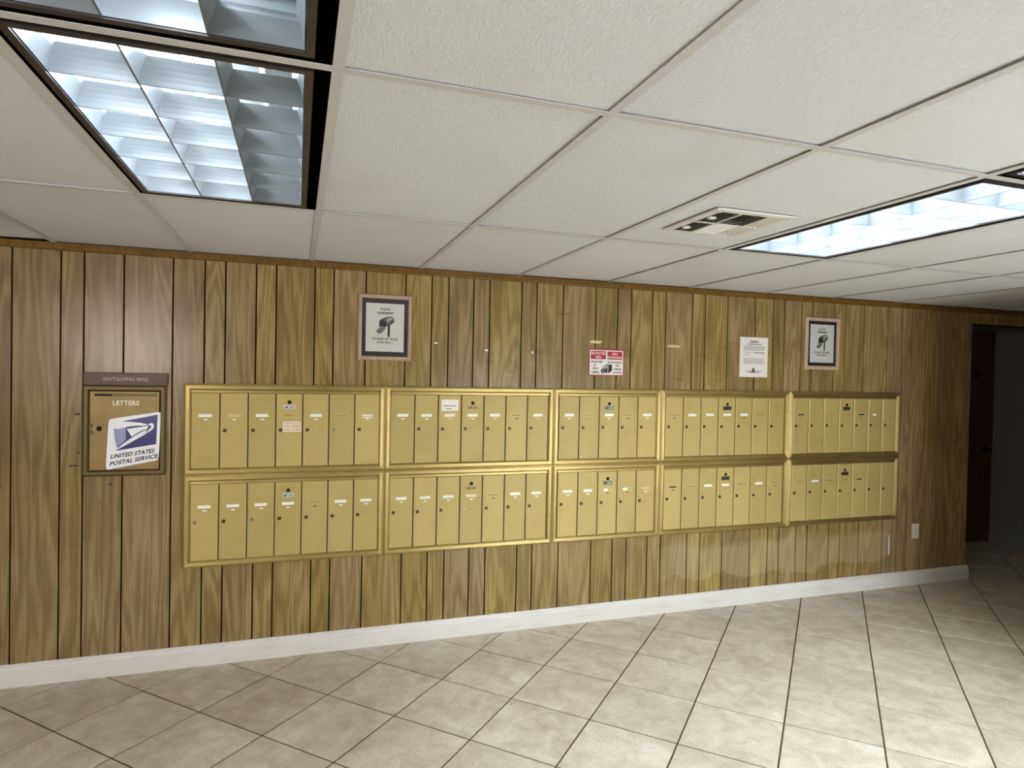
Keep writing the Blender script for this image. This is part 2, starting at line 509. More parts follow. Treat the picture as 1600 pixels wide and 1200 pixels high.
# glowing window added to the unseen wall behind the camera for fill light
SX = [2.6, 3.65, PX - 0.08]
SZ0, SZ1 = 0.10, 1.22
mb = MB()
mb.box(X0 - 0.12, -1.98, YB - 0.12, YB, 0, H + 0.3)
mb.box(-1.98, -0.88, YB - 0.12, YB, 2.12, H + 0.3)
mb.box(-0.88, SX[0], YB - 0.12, YB, 0, H + 0.3)
mb.box(SX[-1], PX + 0.12, YB - 0.12, YB, 0, H + 0.3)
mb.box(SX[0], SX[-1], YB - 0.12, YB, 0, SZ0)
mb.box(SX[0], SX[-1], YB - 0.12, YB, SZ1, H + 0.3)
struct(mb.build('wall_front', 'panel_wood'))
wf = MB()
for q_ in SX: wf.box(q_ - 0.03, q_ + 0.03, YB - 0.09, YB + 0.02, SZ0, SZ1)
for a_, b_ in zip(SX[:-1], SX[1:]):
    for z_ in (SZ0, SZ1 - 0.05): wf.box(a_ + 0.03, b_ - 0.03, YB - 0.09, YB + 0.02, z_, z_ + 0.05)
wf = struct(wf.build('fill_window_2', 'window_frame_metal'))
for a_, b_ in zip(SX[:-1], SX[1:]):
    for z0_, z1_ in ((SZ0 + 0.05, SZ1 - 0.05),):
        MB().box(a_ + 0.03, b_ - 0.03, YB - 0.06, YB - 0.05, z0_, z1_).build('fill_window_pane', 'fill_pane', wf)
# street door beside the fill window, its upper half glazed
EX0, EX1, EZ1 = -1.98, -0.88, 2.12
dm = MB()
for a_, b_ in ((EX0, EX0 + 0.07), (EX1 - 0.07, EX1)): dm.box(a_, b_, YB - 0.08, YB - 0.02, 0.005, EZ1)
dm.box(EX0 + 0.07, EX1 - 0.07, YB - 0.08, YB - 0.02, 0.005, 1.45)
dm.box(EX0 + 0.07, EX1 - 0.07, YB - 0.08, YB - 0.02, EZ1 - 0.05, EZ1)
dm = struct(dm.build('door_2', 'window_frame_metal'))
MB().box(EX0 + 0.07, EX1 - 0.07, YB - 0.055, YB - 0.045, 1.45, EZ1 - 0.05).build('door_pane', 'door_pane', dm)

# hallway behind the opening
mb = MB()
mb.box(DX1, DX1 + 0.12, 0.10, DDEP + 0.12, 0, H + 0.3)
struct(mb.build('wall_hall_side', 'plaster'))
struct(MB().box(DX1 + 0.0, DX1 + 0.005, 0.006, 0.10, 0, DTOP).build('trim_2', 'plaster'))
struct(MB().box(DX0 - 0.12, DX0, 0.10, DDEP + 0.12, 0, H + 0.3).build('wall_hall_side', 'plaster'))
struct(MB().box(DX0, DX1, DDEP, DDEP + 0.12, 0, H + 0.3).build('wall_hall_end', 'plaster'))
struct(MB().box(DX0, DX1, 0.10, DDEP, 2.3, 2.34).build('ceiling_hall', 'plaster'))
m_ = MB()
hp = [(0, 0), (-0.014, 0), (-0.014, 0.085), (-0.006, 0.10), (0, 0.10)]
n_ = len(hp)
m_.add([(DX1 + p[0], 0.10, p[1]) for p in hp] + [(DX1 + p[0], DDEP, p[1]) for p in hp],
       [tuple(range(n_)), tuple(range(2 * n_ - 1, n_ - 1, -1))] + [(i, (i + 1) % n_, (i + 1) % n_ + n_, i + n_) for i in range(n_)])
struct(m_.build('baseboard_hall', 'plaster'))
m_ = MB()
dl, dr, dz = 6.34, 7.155, 2.05
m_.panel(dl, dr, 0.008, dz, DDEP - 0.002, DDEP - 0.030, 0.003)
door = struct(m_.build('door_1', 'door_wood'))
fr_ = MB()
fr_.box(dl - 0.06, dl - 0.004, DDEP - 0.040, DDEP, 0, dz + 0.06)
fr_.box(dr + 0.004, DX1 - 0.002, DDEP - 0.040, DDEP, 0.0, dz + 0.06)
fr_.box(dl - 0.004, dr + 0.004, DDEP - 0.040, DDEP, dz + 0.004, dz + 0.06)
fr_.build('door_frame', 'door_wood', door)
kn = MB()
kx, kz = 7.095, 0.93
kn.cyl((kx, DDEP - 0.030, kz), 0.032, -0.006, 'y', 20)
kn.cyl((kx, DDEP - 0.036, kz), 0.012, -0.03, 'y', 14)
kn.cyl((kx, DDEP - 0.062, kz), 0.022, -0.012, 'y', 18, 0, 0.030)
kn.cyl((kx, DDEP - 0.074, kz), 0.030, -0.016, 'y', 18, 0, 0.020)
kn.build('door_knob', 'knob_dark', door)
MB().panel(6.915, 6.965, 1.63, 1.72, DDEP - 0.030, DDEP - 0.042, 0.004).build('door_plate', 'knob_dark', door)

# ------------------------------------------------------------------ floor
fl = MB()
fl.box(X0 - 0.12, X1 + 0.12, YB - 0.12, DDEP + 0.12, -0.12, -0.0035)
floor = struct(fl.build('floor', 'grout'))
TS, A0, B0 = 0.404, 0.13428, -0.05125
c45 = math.sqrt(0.5)
def clip(poly, n, d):
    """keep n.p <= d"""
    out = []
    for i in range(len(poly)):
        p, q = poly[i], poly[(i + 1) % len(poly)]
        a, b = n[0] * p[0] + n[1] * p[1] - d, n[0] * q[0] + n[1] * q[1] - d
        if a <= 0: out.append(p)
        if (a < 0 < b) or (b < 0 < a):
            s = a / (a - b); out.append((p[0] + s * (q[0] - p[0]), p[1] + s * (q[1] - p[1])))
    return out
def in_view(x, y):
    d = Vector((x, y, 0)) - CAM
    zc = d.dot(Vector(RC[2]))
    if zc < 0.2: return False
    u = 800 + F_PX * d.dot(Vector(RC[0])) / zc
    w = 600 + F_PX * d.dot(Vector(RC[1])) / zc
    return -260 < u < 1860 and -100 < w < 1420
hw = (TS - 0.0075) / 2
tm = MB()
tv = []
for (i, z) in ((0.0, -0.012), (0.0, -0.0016), (0.0022, 0.0)):
    h_ = hw - i
    tv += [(-h_, -h_, z), (h_, -h_, z), (h_, h_, z), (-h_, h_, z)]
tf = [(8, 9, 10, 11)]
for a in (0, 4):
    for i in range(4): tf.append((a + i, a + (i + 1) % 4, a + 4 + (i + 1) % 4, a + 4 + i))
tm.add(tv, tf)
tile_me = tm.mesh('floor_tile', 'floor_tile'); 
rest = MB()
for i in range(-30, 30):
    for j in range(-30, 30):
        u, w = A0 + (i + 0.5) * TS, B0 + (j + 0.5) * TS
        x, y = (u - w) * c45, (u + w) * c45
        R_ = hw * math.sqrt(2)
        corners = [(x, y - R_), (x + R_, y), (x, y + R_), (x - R_, y)]
        hall = x - R_ > DX0 and x + R_ < DX1
        ymax = DDEP if hall else 0.0
        poly = corners
        for n, d in (((0, 1), ymax), ((0, -1), -YB), ((1, 0), X1), ((-1, 0), -X0)): poly = clip(poly, n, d) if poly else poly
        polys = [poly]
        if x > PX + 0.3 and y < PY - 0.3: continue
        if not hall and y + R_ > 0 and x + R_ > DX0 and x - R_ < DX1:
            p2 = corners
            for n, d in (((0, -1), 0.0), ((0, 1), DDEP), ((1, 0), DX1), ((-1, 0), -DX0)): p2 = clip(p2, n, d) if p2 else p2
            polys.append(p2)
        for poly in polys:
            if not poly or len(poly) < 3: continue
            area = abs(sum(poly[q][0] * poly[(q + 1) % len(poly)][1] - poly[(q + 1) % len(poly)][0] * poly[q][1] for q in range(len(poly)))) / 2
            if area < 4e-4: continue
            whole = area > 1.999 * R_ * R_ * 0.999
            if not in_view(x, y):
                n = len(poly)
                rest.add([(p[0], p[1], 0.0) for p in poly] + [(p[0], p[1], -0.012) for p in poly], [tuple(range(n))] + [(q, q + n, (q + 1) % n + n, (q + 1) % n) for q in range(n)])
            elif whole:
                put('tile', tile_me, floor, (x, y, random.uniform(-0.0004, 0.0004)), math.pi / 4 + math.pi / 2 * random.randrange(4))
            else:
                n = len(poly)
                m_ = MB()
                m_.add([(p[0] - x, p[1] - y, 0.0) for p in poly] + [(p[0] - x, p[1] - y, -0.012) for p in poly], [tuple(range(n))] + [(q, q + n, (q + 1) % n + n, (q + 1) % n) for q in range(n)])
                m_.build('tile', 'floor_tile', floor, (x, y, 0))
tag(rest.build('tile_field', 'floor_tile', floor), kind='stuff')

# ------------------------------------------------------------------ ceiling
ceil = struct(MB().box(X0 - 0.12, X1 + 0.12, YB - 0.12, 0.006, H + 0.26, H + 0.32).build('ceiling', 'plenum'))
def tee(name, x0, x1, y0, y1, parent):
    m_ = MB()
    m_.box(x0, x1, y0, y1, H - 0.001, H + 0.0008)
    if x1 - x0 < y1 - y0: m_.box((x0 + x1) / 2 - 0.001, (x0 + x1) / 2 + 0.001, y0, y1, H + 0.0008, H + 0.038)
    else: m_.box(x0, x1, (y0 + y1) / 2 - 0.001, (y0 + y1) / 2 + 0.001, H + 0.0008, H + 0.038)
    m_.build(name, 'grid_metal', parent)
tw = 0.012
li = [i for i in range(-3, 15)]
for i in li: tee('grid_runner', i * G - tw, i * G + tw, YB if i * G < PX else PY, -0.0165, ceil)
cols = [X0] + [i * G for i in li] + [X1]
for j in range(1, len(GY) - 1):
    for a, b in zip(cols[:-1], cols[1:]):
        aa = a + (tw if a > X0 else 0); bb_ = b - (tw if b < X1 else 0)
        if a > PX: continue
        if b > PX: bb_ = PX
        if bb_ - aa > 0.05: tee('cross_tee', aa, bb_, GY[j] - tw, GY[j] + tw, ceil)
LIGHTS = {(0, 1): (1, 1, 0), (4, 1): (1, 1, 1), (0, 2): (0, 1, 0), (4, 2): (1, 1, 1), (0, 3): (0, 0, 0), (4, 3): (1, 1, 1)}
def col_index(a): return -4 if a <= X0 else int(round(a / G))
VX0, VX1, VY0, VY1 = 1.949, 2.289, -1.815, -1.445      # air diffuser
SAG = {(-2, 0): ('gap_right', 0.030), (6, 0): ('gap_left', 0.045)}
for j in range(len(GY) - 1):
    for a, b in zip(cols[:-1], cols[1:]):
        ci = col_index(a)
        if (ci, j) in LIGHTS or (j and a > PX): continue
        xa = a + (0.004 if a > X0 else 0.0); xb = b - (0.004 if b < X1 else 0.0)
        ya, yb_ = GY[j + 1] + 0.004, GY[j] - (0.004 if j else 0.0)
        if j and xb > PX: xb = PX
        cx_, cy_ = (xa + xb) / 2, (ya + yb_) / 2
        zb, zt = H + 0.0040 + random.uniform(0, 0.003), H + 0.020
        q = [(xa, ya), (xb, ya), (xb, yb_), (xa, yb_)]
        lift_ = {}
        if (ci, j) in SAG:
            knd, amt = SAG[(ci, j)]
            if knd == 'gap_right': q = [(xa, ya), (xb, ya), (xb, ya + 0.50), (xb - 0.006, ya + 0.70), (xb - 0.012, ya + 0.95), (xb - 0.006, yb_), (xa, yb_)]; lift_ = {3: amt * 0.45, 4: amt, 5: amt * 0.35}
            else: q = [(xa + 0.012, ya), (xb, ya), (xb, yb_), (xa, yb_), (xa, yb_ - 0.45), (xa + 0.012, ya + 0.30)]; lift_ = {0: amt, 5: amt * 0.6}
        n = len(q)
        m_ = MB()
        if xa < VX0 and xb > VX1 and ya < VY0 and yb_ > VY1:
            # the tile cut for the diffuser neck
            hx0, hx1, hy0, hy1 = VX0 + 0.02, VX1 - 0.02, VY0 + 0.02, VY1 - 0.02
            for z, flip in ((zb, 1), (zt, 0)):
                vv = [(p[0] - cx_, p[1] - cy_, z - zb) for p in q] + [(px_ - cx_, py_ - cy_, z - zb) for px_, py_ in ((hx0, hy0), (hx1, hy0), (hx1, hy1), (hx0, hy1))]
                m_.add(vv, [(i, (i + 1) % 4, 4 + (i + 1) % 4, 4 + i) for i in range(4)])
            m_.add([], [])
            for off in (0, 4): m_.f += [(off + i, off + (i + 1) % 4, 8 + off + (i + 1) % 4, 8 + off + i) for i in range(4)]; m_.mi += [0] * 4
        else:
            m_.add([(p[0] - cx_, p[1] - cy_, lift_.get(i, 0)) for i, p in enumerate(q)] + [(p[0] - cx_, p[1] - cy_, zt - zb + lift_.get(i, 0)) for i, p in enumerate(q)],
                   [tuple(range(n)), tuple(range(2 * n - 1, n - 1, -1))] + [(i, (i + 1) % n, (i + 1) % n + n, i + n) for i in range(n)])
        m_.build('tile', 'ceiling_tile', ceil, (cx_, cy_, zb))

# ------------------------------------------------------------------ ceiling lights
def wedge(n_pts, top, bot, h):
    """half profile of a parabolic blade: (offset, z)"""
    out = []
    for i in range(n_pts + 1):
        s = i / n_pts
        out.append((bot + (top - bot) * s ** 2.0, h * s))
    return out
BH = 0.058
hp_long = wedge(5, 0.018, 0.0022, BH)
hp_cross = wedge(5, 0.015, 0.0020, BH)
def blade(hp, along, length):
    prof = [(-a, z) for a, z in hp] + [(a, z) for a, z in reversed(hp)]
    n = len(prof); m_ = MB()
    def P(t_, p): return (p[0], t_, p[1]) if along == 'y' else (t_, p[0], p[1])
    m_.add([P(-length / 2, p) for p in prof] + [P(length / 2, p) for p in prof],
           [tuple(range(n)), tuple(range(2 * n - 1, n - 1, -1))] + [(i, (i + 1) % n, (i + 1) % n + n, i + n) for i in range(n)])
    me = m_.mesh('louver_blade', 'louver'); fix_normals(me); return me
FW, FL = 0.542, 1.158                      # outer size of the trim frame
IW, IL = FW - 0.034, FL - 0.034            # clear louver opening
me_long = blade(hp_long, 'y', IL)
me_cross = blade(hp_cross, 'x', IW / 3 - 0.002)
def tube_mesh(mat):
    m_ = MB()
    m_.cyl((0, -IL / 2 + 0.03, 0), 0.0185, IL - 0.06, 'y', 14)
    m_.cyl((0, -IL / 2 + 0.012, 0), 0.0165, 0.018, 'y', 14, 1)
    m_.cyl((0, IL / 2 - 0.030, 0), 0.0165, 0.018, 'y', 14, 1)
    me = m_.mesh('tube', [mat, 'lock_steel']); fix_normals(me)
    return me
me_on, me_worn, me_off = tube_mesh('tube_lit'), tube_mesh('tube_worn'), tube_mesh('tube_off')
LL = {(0, 1): 'recessed fluorescent ceiling light with one dark tube column, above the outgoing letters box',
      (4, 1): 'brightly lit recessed fluorescent ceiling light beside the square air vent',
      (0, 2): 'dim recessed ceiling light with grey louver cells, partly cut by the top edge',
      (4, 2): 'lit ceiling light of which only a corner shows at the picture edge',
      (0, 3): 'unlit recessed ceiling light behind the photographer, in line with the dim light',
      (4, 3): 'lit ceiling light added unseen behind the photographer for fill, in line with the vent-side light'}  # last entry: unseen lamp added behind the camera as fill light
for (ci, j), lit in LIGHTS.items():
    cx_, cy_ = (ci + 0.5) * G, (GY[j] + GY[j + 1]) / 2
    L = empty('ceiling_light', (cx_, cy_, H), LL[(ci, j)], 'ceiling light', 'recessed fluorescent lights')
    dx_ = -0.012 if ci == 0 else 0.0
    # housing: open box above the louver, black flange round it
    h = MB()
    ow, ol = G - 0.008, (GY[j] - GY[j + 1]) - 0.008
    zt = 0.150
    def ring(o0, o1, i0, i1, zo, zi, mi, ox=0.0):
        vv = [(-o0 / 2, -o1 / 2, zo), (o0 / 2, -o1 / 2, zo), (o0 / 2, o1 / 2, zo), (-o0 / 2, o1 / 2, zo),
              (-i0 / 2 + ox, -i1 / 2, zi), (i0 / 2 + ox, -i1 / 2, zi), (i0 / 2 + ox, i1 / 2, zi), (-i0 / 2 + ox, i1 / 2, zi)]
        h.add(vv, [(i, (i + 1) % 4, 4 + (i + 1) % 4, 4 + i) for i in range(4)], mi)
    ring(ow, ol, FW - 0.004, FL - 0.004, 0.060, 0.060, 1, dx_)
    ring(ow, ol, ow, ol, 0.002, 0.060, 1)
    ring(FW - 0.004, FL - 0.004, FW - 0.004, FL - 0.004, 0.021, 0.060, 1)
    h.v = list(h.v)
    # walls and roof of the lamp chamber
    def rect(w_, l_, z_): return [(-w_ / 2 + dx_, -l_ / 2, z_), (w_ / 2 + dx_, -l_ / 2, z_), (w_ / 2 + dx_, l_ / 2, z_), (-w_ / 2 + dx_, l_ / 2, z_)]
    r0, r1 = rect(FW - 0.004, FL - 0.004, 0.022), rect(IW + 0.004, IL + 0.004, 0.024)
    h.add(r0 + r1, [(i, (i + 1) % 4, 4 + (i + 1) % 4, 4 + i) for i in range(4)], 1)
    r2, r3 = rect(IW + 0.004, IL + 0.004, 0.115), rect(IW - 0.06, IL + 0.004, zt)
    h.add(r1 + r2, [(i, (i + 1) % 4, 4 + (i + 1) % 4, 4 + i) for i in range(4)], 0)
    h.add(r2 + r3, [(i, (i + 1) % 4, 4 + (i + 1) % 4, 4 + i) for i in range(4)], 0)
    h.add(r3, [(0, 1, 2, 3)], 0)
    h.build('housing', ['fixture_white', 'fixture_black'], L, fix=False)
    # bronze trim frame, four mitred rails
    tr_ = MB()
    oz, iz = -0.0005, 0.026
    fo, fi = rect(FW, FL, oz), rect(IW, IL, oz)
    ft, it = rect(FW, FL, 0.021), rect(IW, IL, iz)
    q = fo + fi + ft + it
    fs = []
    for i in range(4):
        k_ = (i + 1) % 4
        fs += [(i, k_, 4 + k_, 4 + i), (i, k_, 8 + k_, 8 + i), (4 + i, 4 + k_, 12 + k_, 12 + i), (8 + i, 8 + k_, 12 + k_, 12 + i)]
    tr_.add(q, fs)
    tr_.build('trim_frame', 'fixture_trim', L)
    for s in (-1, 1):
        put('long_blade', me_long, L, (dx_ + s * IW / 6, 0, 0.004))
        e_ = MB()                                    # curved side reflector
        pts = [(a, z) for a, z in hp_long]
        n = len(pts)
        e_.add([(dx_ + s * (IW / 2 - 0.0 - p[0]), -IL / 2, p[1] + 0.004) for p in pts] + [(dx_ + s * (IW / 2 - p[0]), IL / 2, p[1] + 0.004) for p in pts]
               + [(dx_ + s * IW / 2, -IL / 2, BH + 0.004), (dx_ + s * IW / 2, IL / 2, BH + 0.004)],
               [(i, i + 1, i + 1 + n, i + n) for i in range(n - 1)] + [(n - 1, 2 * n, 2 * n + 1, 2 * n - 1)])
        smooth(e_.build('side_reflector', 'louver', L))
        e2 = MB()                                    # curved end reflector
        e2.add([(dx_ - IW / 2, s * (IL / 2 - a), z + 0.004) for a, z in hp_cross] + [(dx_ + IW / 2, s * (IL / 2 - a), z + 0.004) for a, z in hp_cross]
               + [(dx_ - IW / 2, s * IL / 2, BH + 0.004), (dx_ + IW / 2, s * IL / 2, BH + 0.004)],
               [(i, i + 1, i + 1 + n, i + n) for i in range(n - 1)] + [(n - 1, 2 * n, 2 * n + 1, 2 * n - 1)])
        smooth(e2.build('end_reflector', 'louver', L))
    for c_ in range(3):
        xx = dx_ + (c_ - 1) * IW / 3
        for k in range(1, 6):
            put('cross_blade', me_cross, L, (xx, -IL / 2 + IL * k / 6, 0.004))
        put('tube', (me_on if ci else me_worn) if lit[c_] else me_off, L, (xx, 0, 0.114))
        for s in (-1, 1):
            MB().box(xx - 0.014, xx + 0.014, s * (IL / 2 - 0.006) - 0.005, s * (IL / 2 - 0.006) + 0.005, 0.088, 0.138).build('lamp_socket', 'socket_white', L)

# ------------------------------------------------------------------ air diffuser
V = empty('air_vent', ((VX0 + VX1) / 2, (VY0 + VY1) / 2, H), 'square white four-way ceiling air vent with two dark louvered sections', 'air vent')
vw, vl = (VX1 - VX0) / 2, (VY1 - VY0) / 2
m_ = MB()
fr0 = [(-vw, -vl, -0.004), (vw, -vl, -0.004), (vw, vl, -0.004), (-vw, vl, -0.004)]
fr1 = [(-vw + 0.006, -vl + 0.006, -0.007), (vw - 0.006, -vl + 0.006, -0.007), (vw - 0.006, vl - 0.006, -0.007), (-vw + 0.006, vl - 0.006, -0.007)]
fr2 = [(-vw + 0.030, -vl + 0.030, -0.006), (vw - 0.030, -vl + 0.030, -0.006), (vw - 0.030, vl - 0.030, -0.006), (-vw + 0.030, vl - 0.030, -0.006)]
fr3 = [(p[0], p[1], 0.045) for p in fr2]
fr4 = [(p[0], p[1], 0.001) for p in fr0]
for a, b in ((fr4, fr0), (fr0, fr1), (fr1, fr2), (fr2, fr3)):
    m_.add(a + b, [(i, (i + 1) % 4, 4 + (i + 1) % 4, 4 + i) for i in range(4)])
m_.build('frame', 'vent_white', V)
m_ = MB(); m_.add(fr3, [(0, 1, 2, 3)]); m_.build('duct_neck', 'duct_gap_shade', V)
ix0, ix1, iy0, iy1 = -vw + 0.030, vw - 0.030, -vl + 0.030, vl - 0.030
ca, cb = ix0 + 0.085, ix1 - 0.065
for nm, bx in (('divider_bar', (ca, ca + 0.008, iy0, iy1)), ('divider_bar', (cb - 0.008, cb, iy0, iy1)), ('divider_bar', (ix0, ca, -0.006, 0.006)), ('divider_bar', (ca + 0.008, cb - 0.008, -0.003, 0.003)), ('divider_bar', (cb, ix1, -0.004, 0.004))):
    MB().box(bx[0], bx[1], bx[2], bx[3], -0.0075, 0.012).build(nm, 'vent_white', V)
def slats(x0, x1, y0, y1, axis, lean, n):
    """thin tilted slats; lean = direction (+1/-1) their lower edge points"""
    m_ = MB()
    a0, a1 = (x0, x1) if axis == 'x' else (y0, y1)
    st = (a1 - a0) / n
    for i in range(n):
        c = a0 + (i + 0.5) * st
        lo, hi = c + lean * st * 0.62, c - lean * st * 0.62
        for t0, t1 in ((lo, hi),):
            if axis == 'x': vv = [(t0, y0, -0.007), (t0, y1, -0.007), (t1, y1, 0.006), (t1, y0, 0.006)]
            else: vv = [(x0, t0, -0.007), (x1, t0, -0.007), (x1, t1, 0.006), (x0, t1, 0.006)]
            vv += [(p[0], p[1], p[2] + 0.0012) for p in vv]
            m_.add(vv, [(0, 1, 2, 3), (7, 6, 5, 4), (0, 4, 5, 1), (1, 5, 6, 2), (2, 6, 7, 3), (3, 7, 4, 0)])
    return tag(m_.build('louver_slats', 'vent_white', V), kind='stuff')
def gap_shade_slats(x0, x1, y0, y1, axis, n):
    """flat slats coloured dark to stand in for the shaded gaps between white ones"""
    m_ = MB()
    a0, a1 = (x0, x1) if axis == 'x' else (y0, y1)
    st = (a1 - a0) / n
    for i in range(n):
        c = a0 + (i + 0.5) * st
        t0, t1 = c - st * 0.42, c + st * 0.42
        if axis == 'x': vv = [(t0, y0, -0.0062), (t0, y1, -0.0062), (t1, y1, -0.0040), (t1, y0, -0.0040)]
        else: vv = [(x0, t0, -0.0062), (x1, t0, -0.0062), (x1, t1, -0.0040), (x0, t1, -0.0040)]
        vv += [(p[0], p[1], p[2] + 0.0012) for p in vv]
        m_.add(vv, [(0, 1, 2, 3), (7, 6, 5, 4), (0, 4, 5, 1), (1, 5, 6, 2), (2, 6, 7, 3), (3, 7, 4, 0)])
    return tag(m_.build('louver_slats', 'duct_gap_shade', V), kind='stuff')  # dark colour imitates the shade in the open gaps
gap_shade_slats(ix0, ca, iy0, -0.006, 'x', 4)
gap_shade_slats(ix0, ca, 0.006, iy1, 'x', 4)
gap_shade_slats(ca + 0.008, cb - 0.008, iy0, -0.003, 'y', 7)
slats(ca + 0.008, cb - 0.008, 0.003, iy1, 'y', 1, 7)
slats(cb, ix1, iy0, -0.004, 'x', 1, 3)
slats(cb, ix1, 0.004, iy1, 'x', 1, 3)
for yy in (iy0 + 0.075, iy1 - 0.070):
    m_ = MB(); m_.box(ix0 + 0.004, ix0 + 0.030, yy - 0.010, yy + 0.010, -0.013, -0.006); m_.build('damper_tab', 'vent_bright', V)
for sx in (-1, 1):
    for sy in (-1, 1):
        m_ = MB(); m_.cyl((sx * (vw - 0.018), sy * (vl - 0.018), -0.0095), 0.005, -0.003, 'z', 10); m_.build('screw', 'vent_bright', V)
MB().box(-vw - 0.001, -vw + 0.004, -vl, vl, -0.009, -0.002).build('frame_lip', 'vent_bright', V)

# ================================================================== mailboxes
PITCH, GAP = 0.1404, 0.0068
FWD = 0.033
ROWS = (('upper', 1.507, 1.0215), ('lower', 1.0205, 0.5285))
UNITS = [(-0.023, 1.0235, 0.010, 7), (1.0245, 2.0735, 1.055, 7), (2.0745, 2.8455, 2.1105, 5), (2.8465, 3.9025, 2.880, 7), (3.9035, 4.957, 3.940, 7)]
CARDS = {('upper', 0): 'wcwewed', ('lower', 0): 'wwwweww', ('upper', 1): 'wwwwwew', ('lower', 1): 'wwwpeww', ('upper', 2): 'wewew', ('lower', 2): 'wwhhc',
         ('upper', 3): 'ewwwwee', ('lower', 3): 'kewwewe', ('upper', 4): 'keeekhe', ('lower', 4): 'eweekee'}
ULAB = {('upper', 0): 'seven-door gold mailbox unit, upper row, with a cream note taped on its middle door',
        ('lower', 0): 'seven-door gold mailbox unit, lower row, below and beside the outgoing letters box',
        ('upper', 1): 'seven-door gold mailbox unit, upper row, with a white label stuck above one name slot',
        ('lower', 1): 'seven-door gold mailbox unit, lower row, second along from the outgoing letters box',
        ('upper', 2): 'five-door gold mailbox unit in the upper row, below the red security sign',
        ('lower', 2): 'five-door gold mailbox unit in the lower row',
        ('upper', 3): 'seven-door pale gold mailbox unit, upper row, below the typed paper notice',
        ('lower', 3): 'seven-door pale gold mailbox unit, lower row, just after the five-door unit',
        ('upper', 4): 'seven-door pale gold mailbox unit, upper row, at the doorway end',
        ('lower', 4): 'seven-door pale gold mailbox unit, lower row, at the doorway end near the outlet'}
def shared(mb_, name, mats, fix=True):
    me = mb_.mesh(name, mats)
    if fix: fix_normals(me)
    return me
DW = PITCH - GAP
def lock_mesh(mat):
    m_ = MB()
    m_.cyl((0, 0, 0), 0.0100, -0.0035, 'y', 18, 0)
    m_.cyl((0, -0.0035, 0), 0.0086, -0.0020, 'y', 18, 0, 0.007)
    m_.box(-0.001, 0.001, -0.0060, -0.0054, -0.0045, 0.0045, 1)
    return shared(m_, 'lock', [mat, 'hole'])
ME_LOCK = {'d': lock_mesh('lock_dark'), 's': lock_mesh('lock_steel')}
m_ = MB(); m_.cyl((0, 0, 0), 0.0105, -0.003, 'y', 18); m_.cyl((0, -0.003, 0), 0.004, -0.001, 'y', 10)
ME_MASTER = shared(m_, 'master_lock', 'hole')
# name slot: a shallow lipped frame
def slot_mesh(mat, bottom):
    m_ = MB()
    w_, h_, e = 0.034, 0.0095, 0.0022
    m_.box(-w_, w_, -0.0016, 0, h_ - e, h_); m_.box(-w_, w_, -0.0016, 0, -h_, -h_ + e)
    m_.box(-w_, -w_ + e, -0.0016, 0, -h_ + e, h_ - e); m_.box(w_ - e, w_, -0.0016, 0, -h_ + e, h_ - e)
    return shared(m_, 'name_slot', mat)
ME_SLOT = slot_mesh('slot_gold', 0)
def plate(w_, h_, d_, mat, name):
    m_ = MB(); m_.panel(-w_ / 2, w_ / 2, -h_ / 2, h_ / 2, 0, -d_, 0.0003); return shared(m_, name, mat)
ME_CARD = {'w': plate(0.062, 0.0160, 0.0010, 'card_white', 'name_card'), 'c': plate(0.060, 0.0150, 0.0010, 'card_cream', 'name_card'),
           'p': plate(0.062, 0.0160, 0.0010, 'card_pink', 'name_card'), 'e': plate(0.062, 0.0150, 0.0007, 'slot_empty', 'name_card'),
           'k': plate(0.052, 0.0090, 0.0010, 'ink', 'name_card'), 'd': plate(0.058, 0.0070, 0.0010, 'card_white', 'name_card'),
           'h': plate(0.030, 0.0150, 0.0010, 'card_white', 'name_card')}
ME_NUM = {1: plate(0.020, 0.0070, 0.0008, 'card_white', 'number_tag'), 0: plate(0.018, 0.0065, 0.0008, 'slot_empty', 'number_tag'), 2: plate(0.018, 0.0065, 0.0008, 'ink_mid', 'number_tag')}
ME_DECAL = {0: plate(0.068, 0.025, 0.0006, 'decal_silver', 'decal'), 1: plate(0.068, 0.022, 0.0006, 'slot_empty', 'decal'), 2: plate(0.066, 0.026, 0.0006, 'decal_grey', 'decal'), 3: plate(0.066, 0.026, 0.0006, 'decal_dark', 'decal')}
# tiny eagle of the decal: spread dark wing and body
m_ = MB()
eag = [(-0.028, 0.002), (-0.020, -0.002), (-0.013, 0.004), (-0.007, 0.006), (-0.008, 0.001), (-0.013, -0.005), (-0.020, -0.007)]
m_.flat(eag, -0.0009)
ME_EAGLE = shared(m_, 'eagle_mark', 'ink', False)
m_ = MB()
m_.flat([(-0.002, -0.006), (0.018, -0.006), (0.026, -0.002), (0.020, 0.005), (0.008, 0.004), (0.002, 0.0)], -0.0009)
ME_WING = {0: shared(m_, 'wing_mark', 'ink_pale', False), 1: shared(m_, 'wing_mark', 'ink_grey', False)}

def rail_mesh(side, x0, x1, z0, z1, w_):
    """mitred frame rail with a raised, bevelled section"""
    prof = [(0, 0.0), (0, 0.012), (w_ * 0.30, 0.0205), (w_ * 0.78, 0.0205), (w_, 0.009), (w_, 0.0)]
    v = []
    for end in (0, 1):
        for u, h in prof:
            if side == 'top': p = (x1 - u if end else x0 + u, -h, z1 - u)
            elif side == 'bottom': p = (x1 - u if end else x0 + u, -h, z0 + u)
            elif side == 'start': p = (x0 + u, -h, z1 - u if end else z0 + u)
            else: p = (x1 - u, -h, z1 - u if end else z0 + u)
            v.append(p)
    n = len(prof)
    m_ = MB()
    m_.add(v, [tuple(range(n)), tuple(range(2 * n - 1, n - 1, -1))] + [(i, (i + 1) % n, (i + 1) % n + n, i + n) for i in range(n)])
    return m_

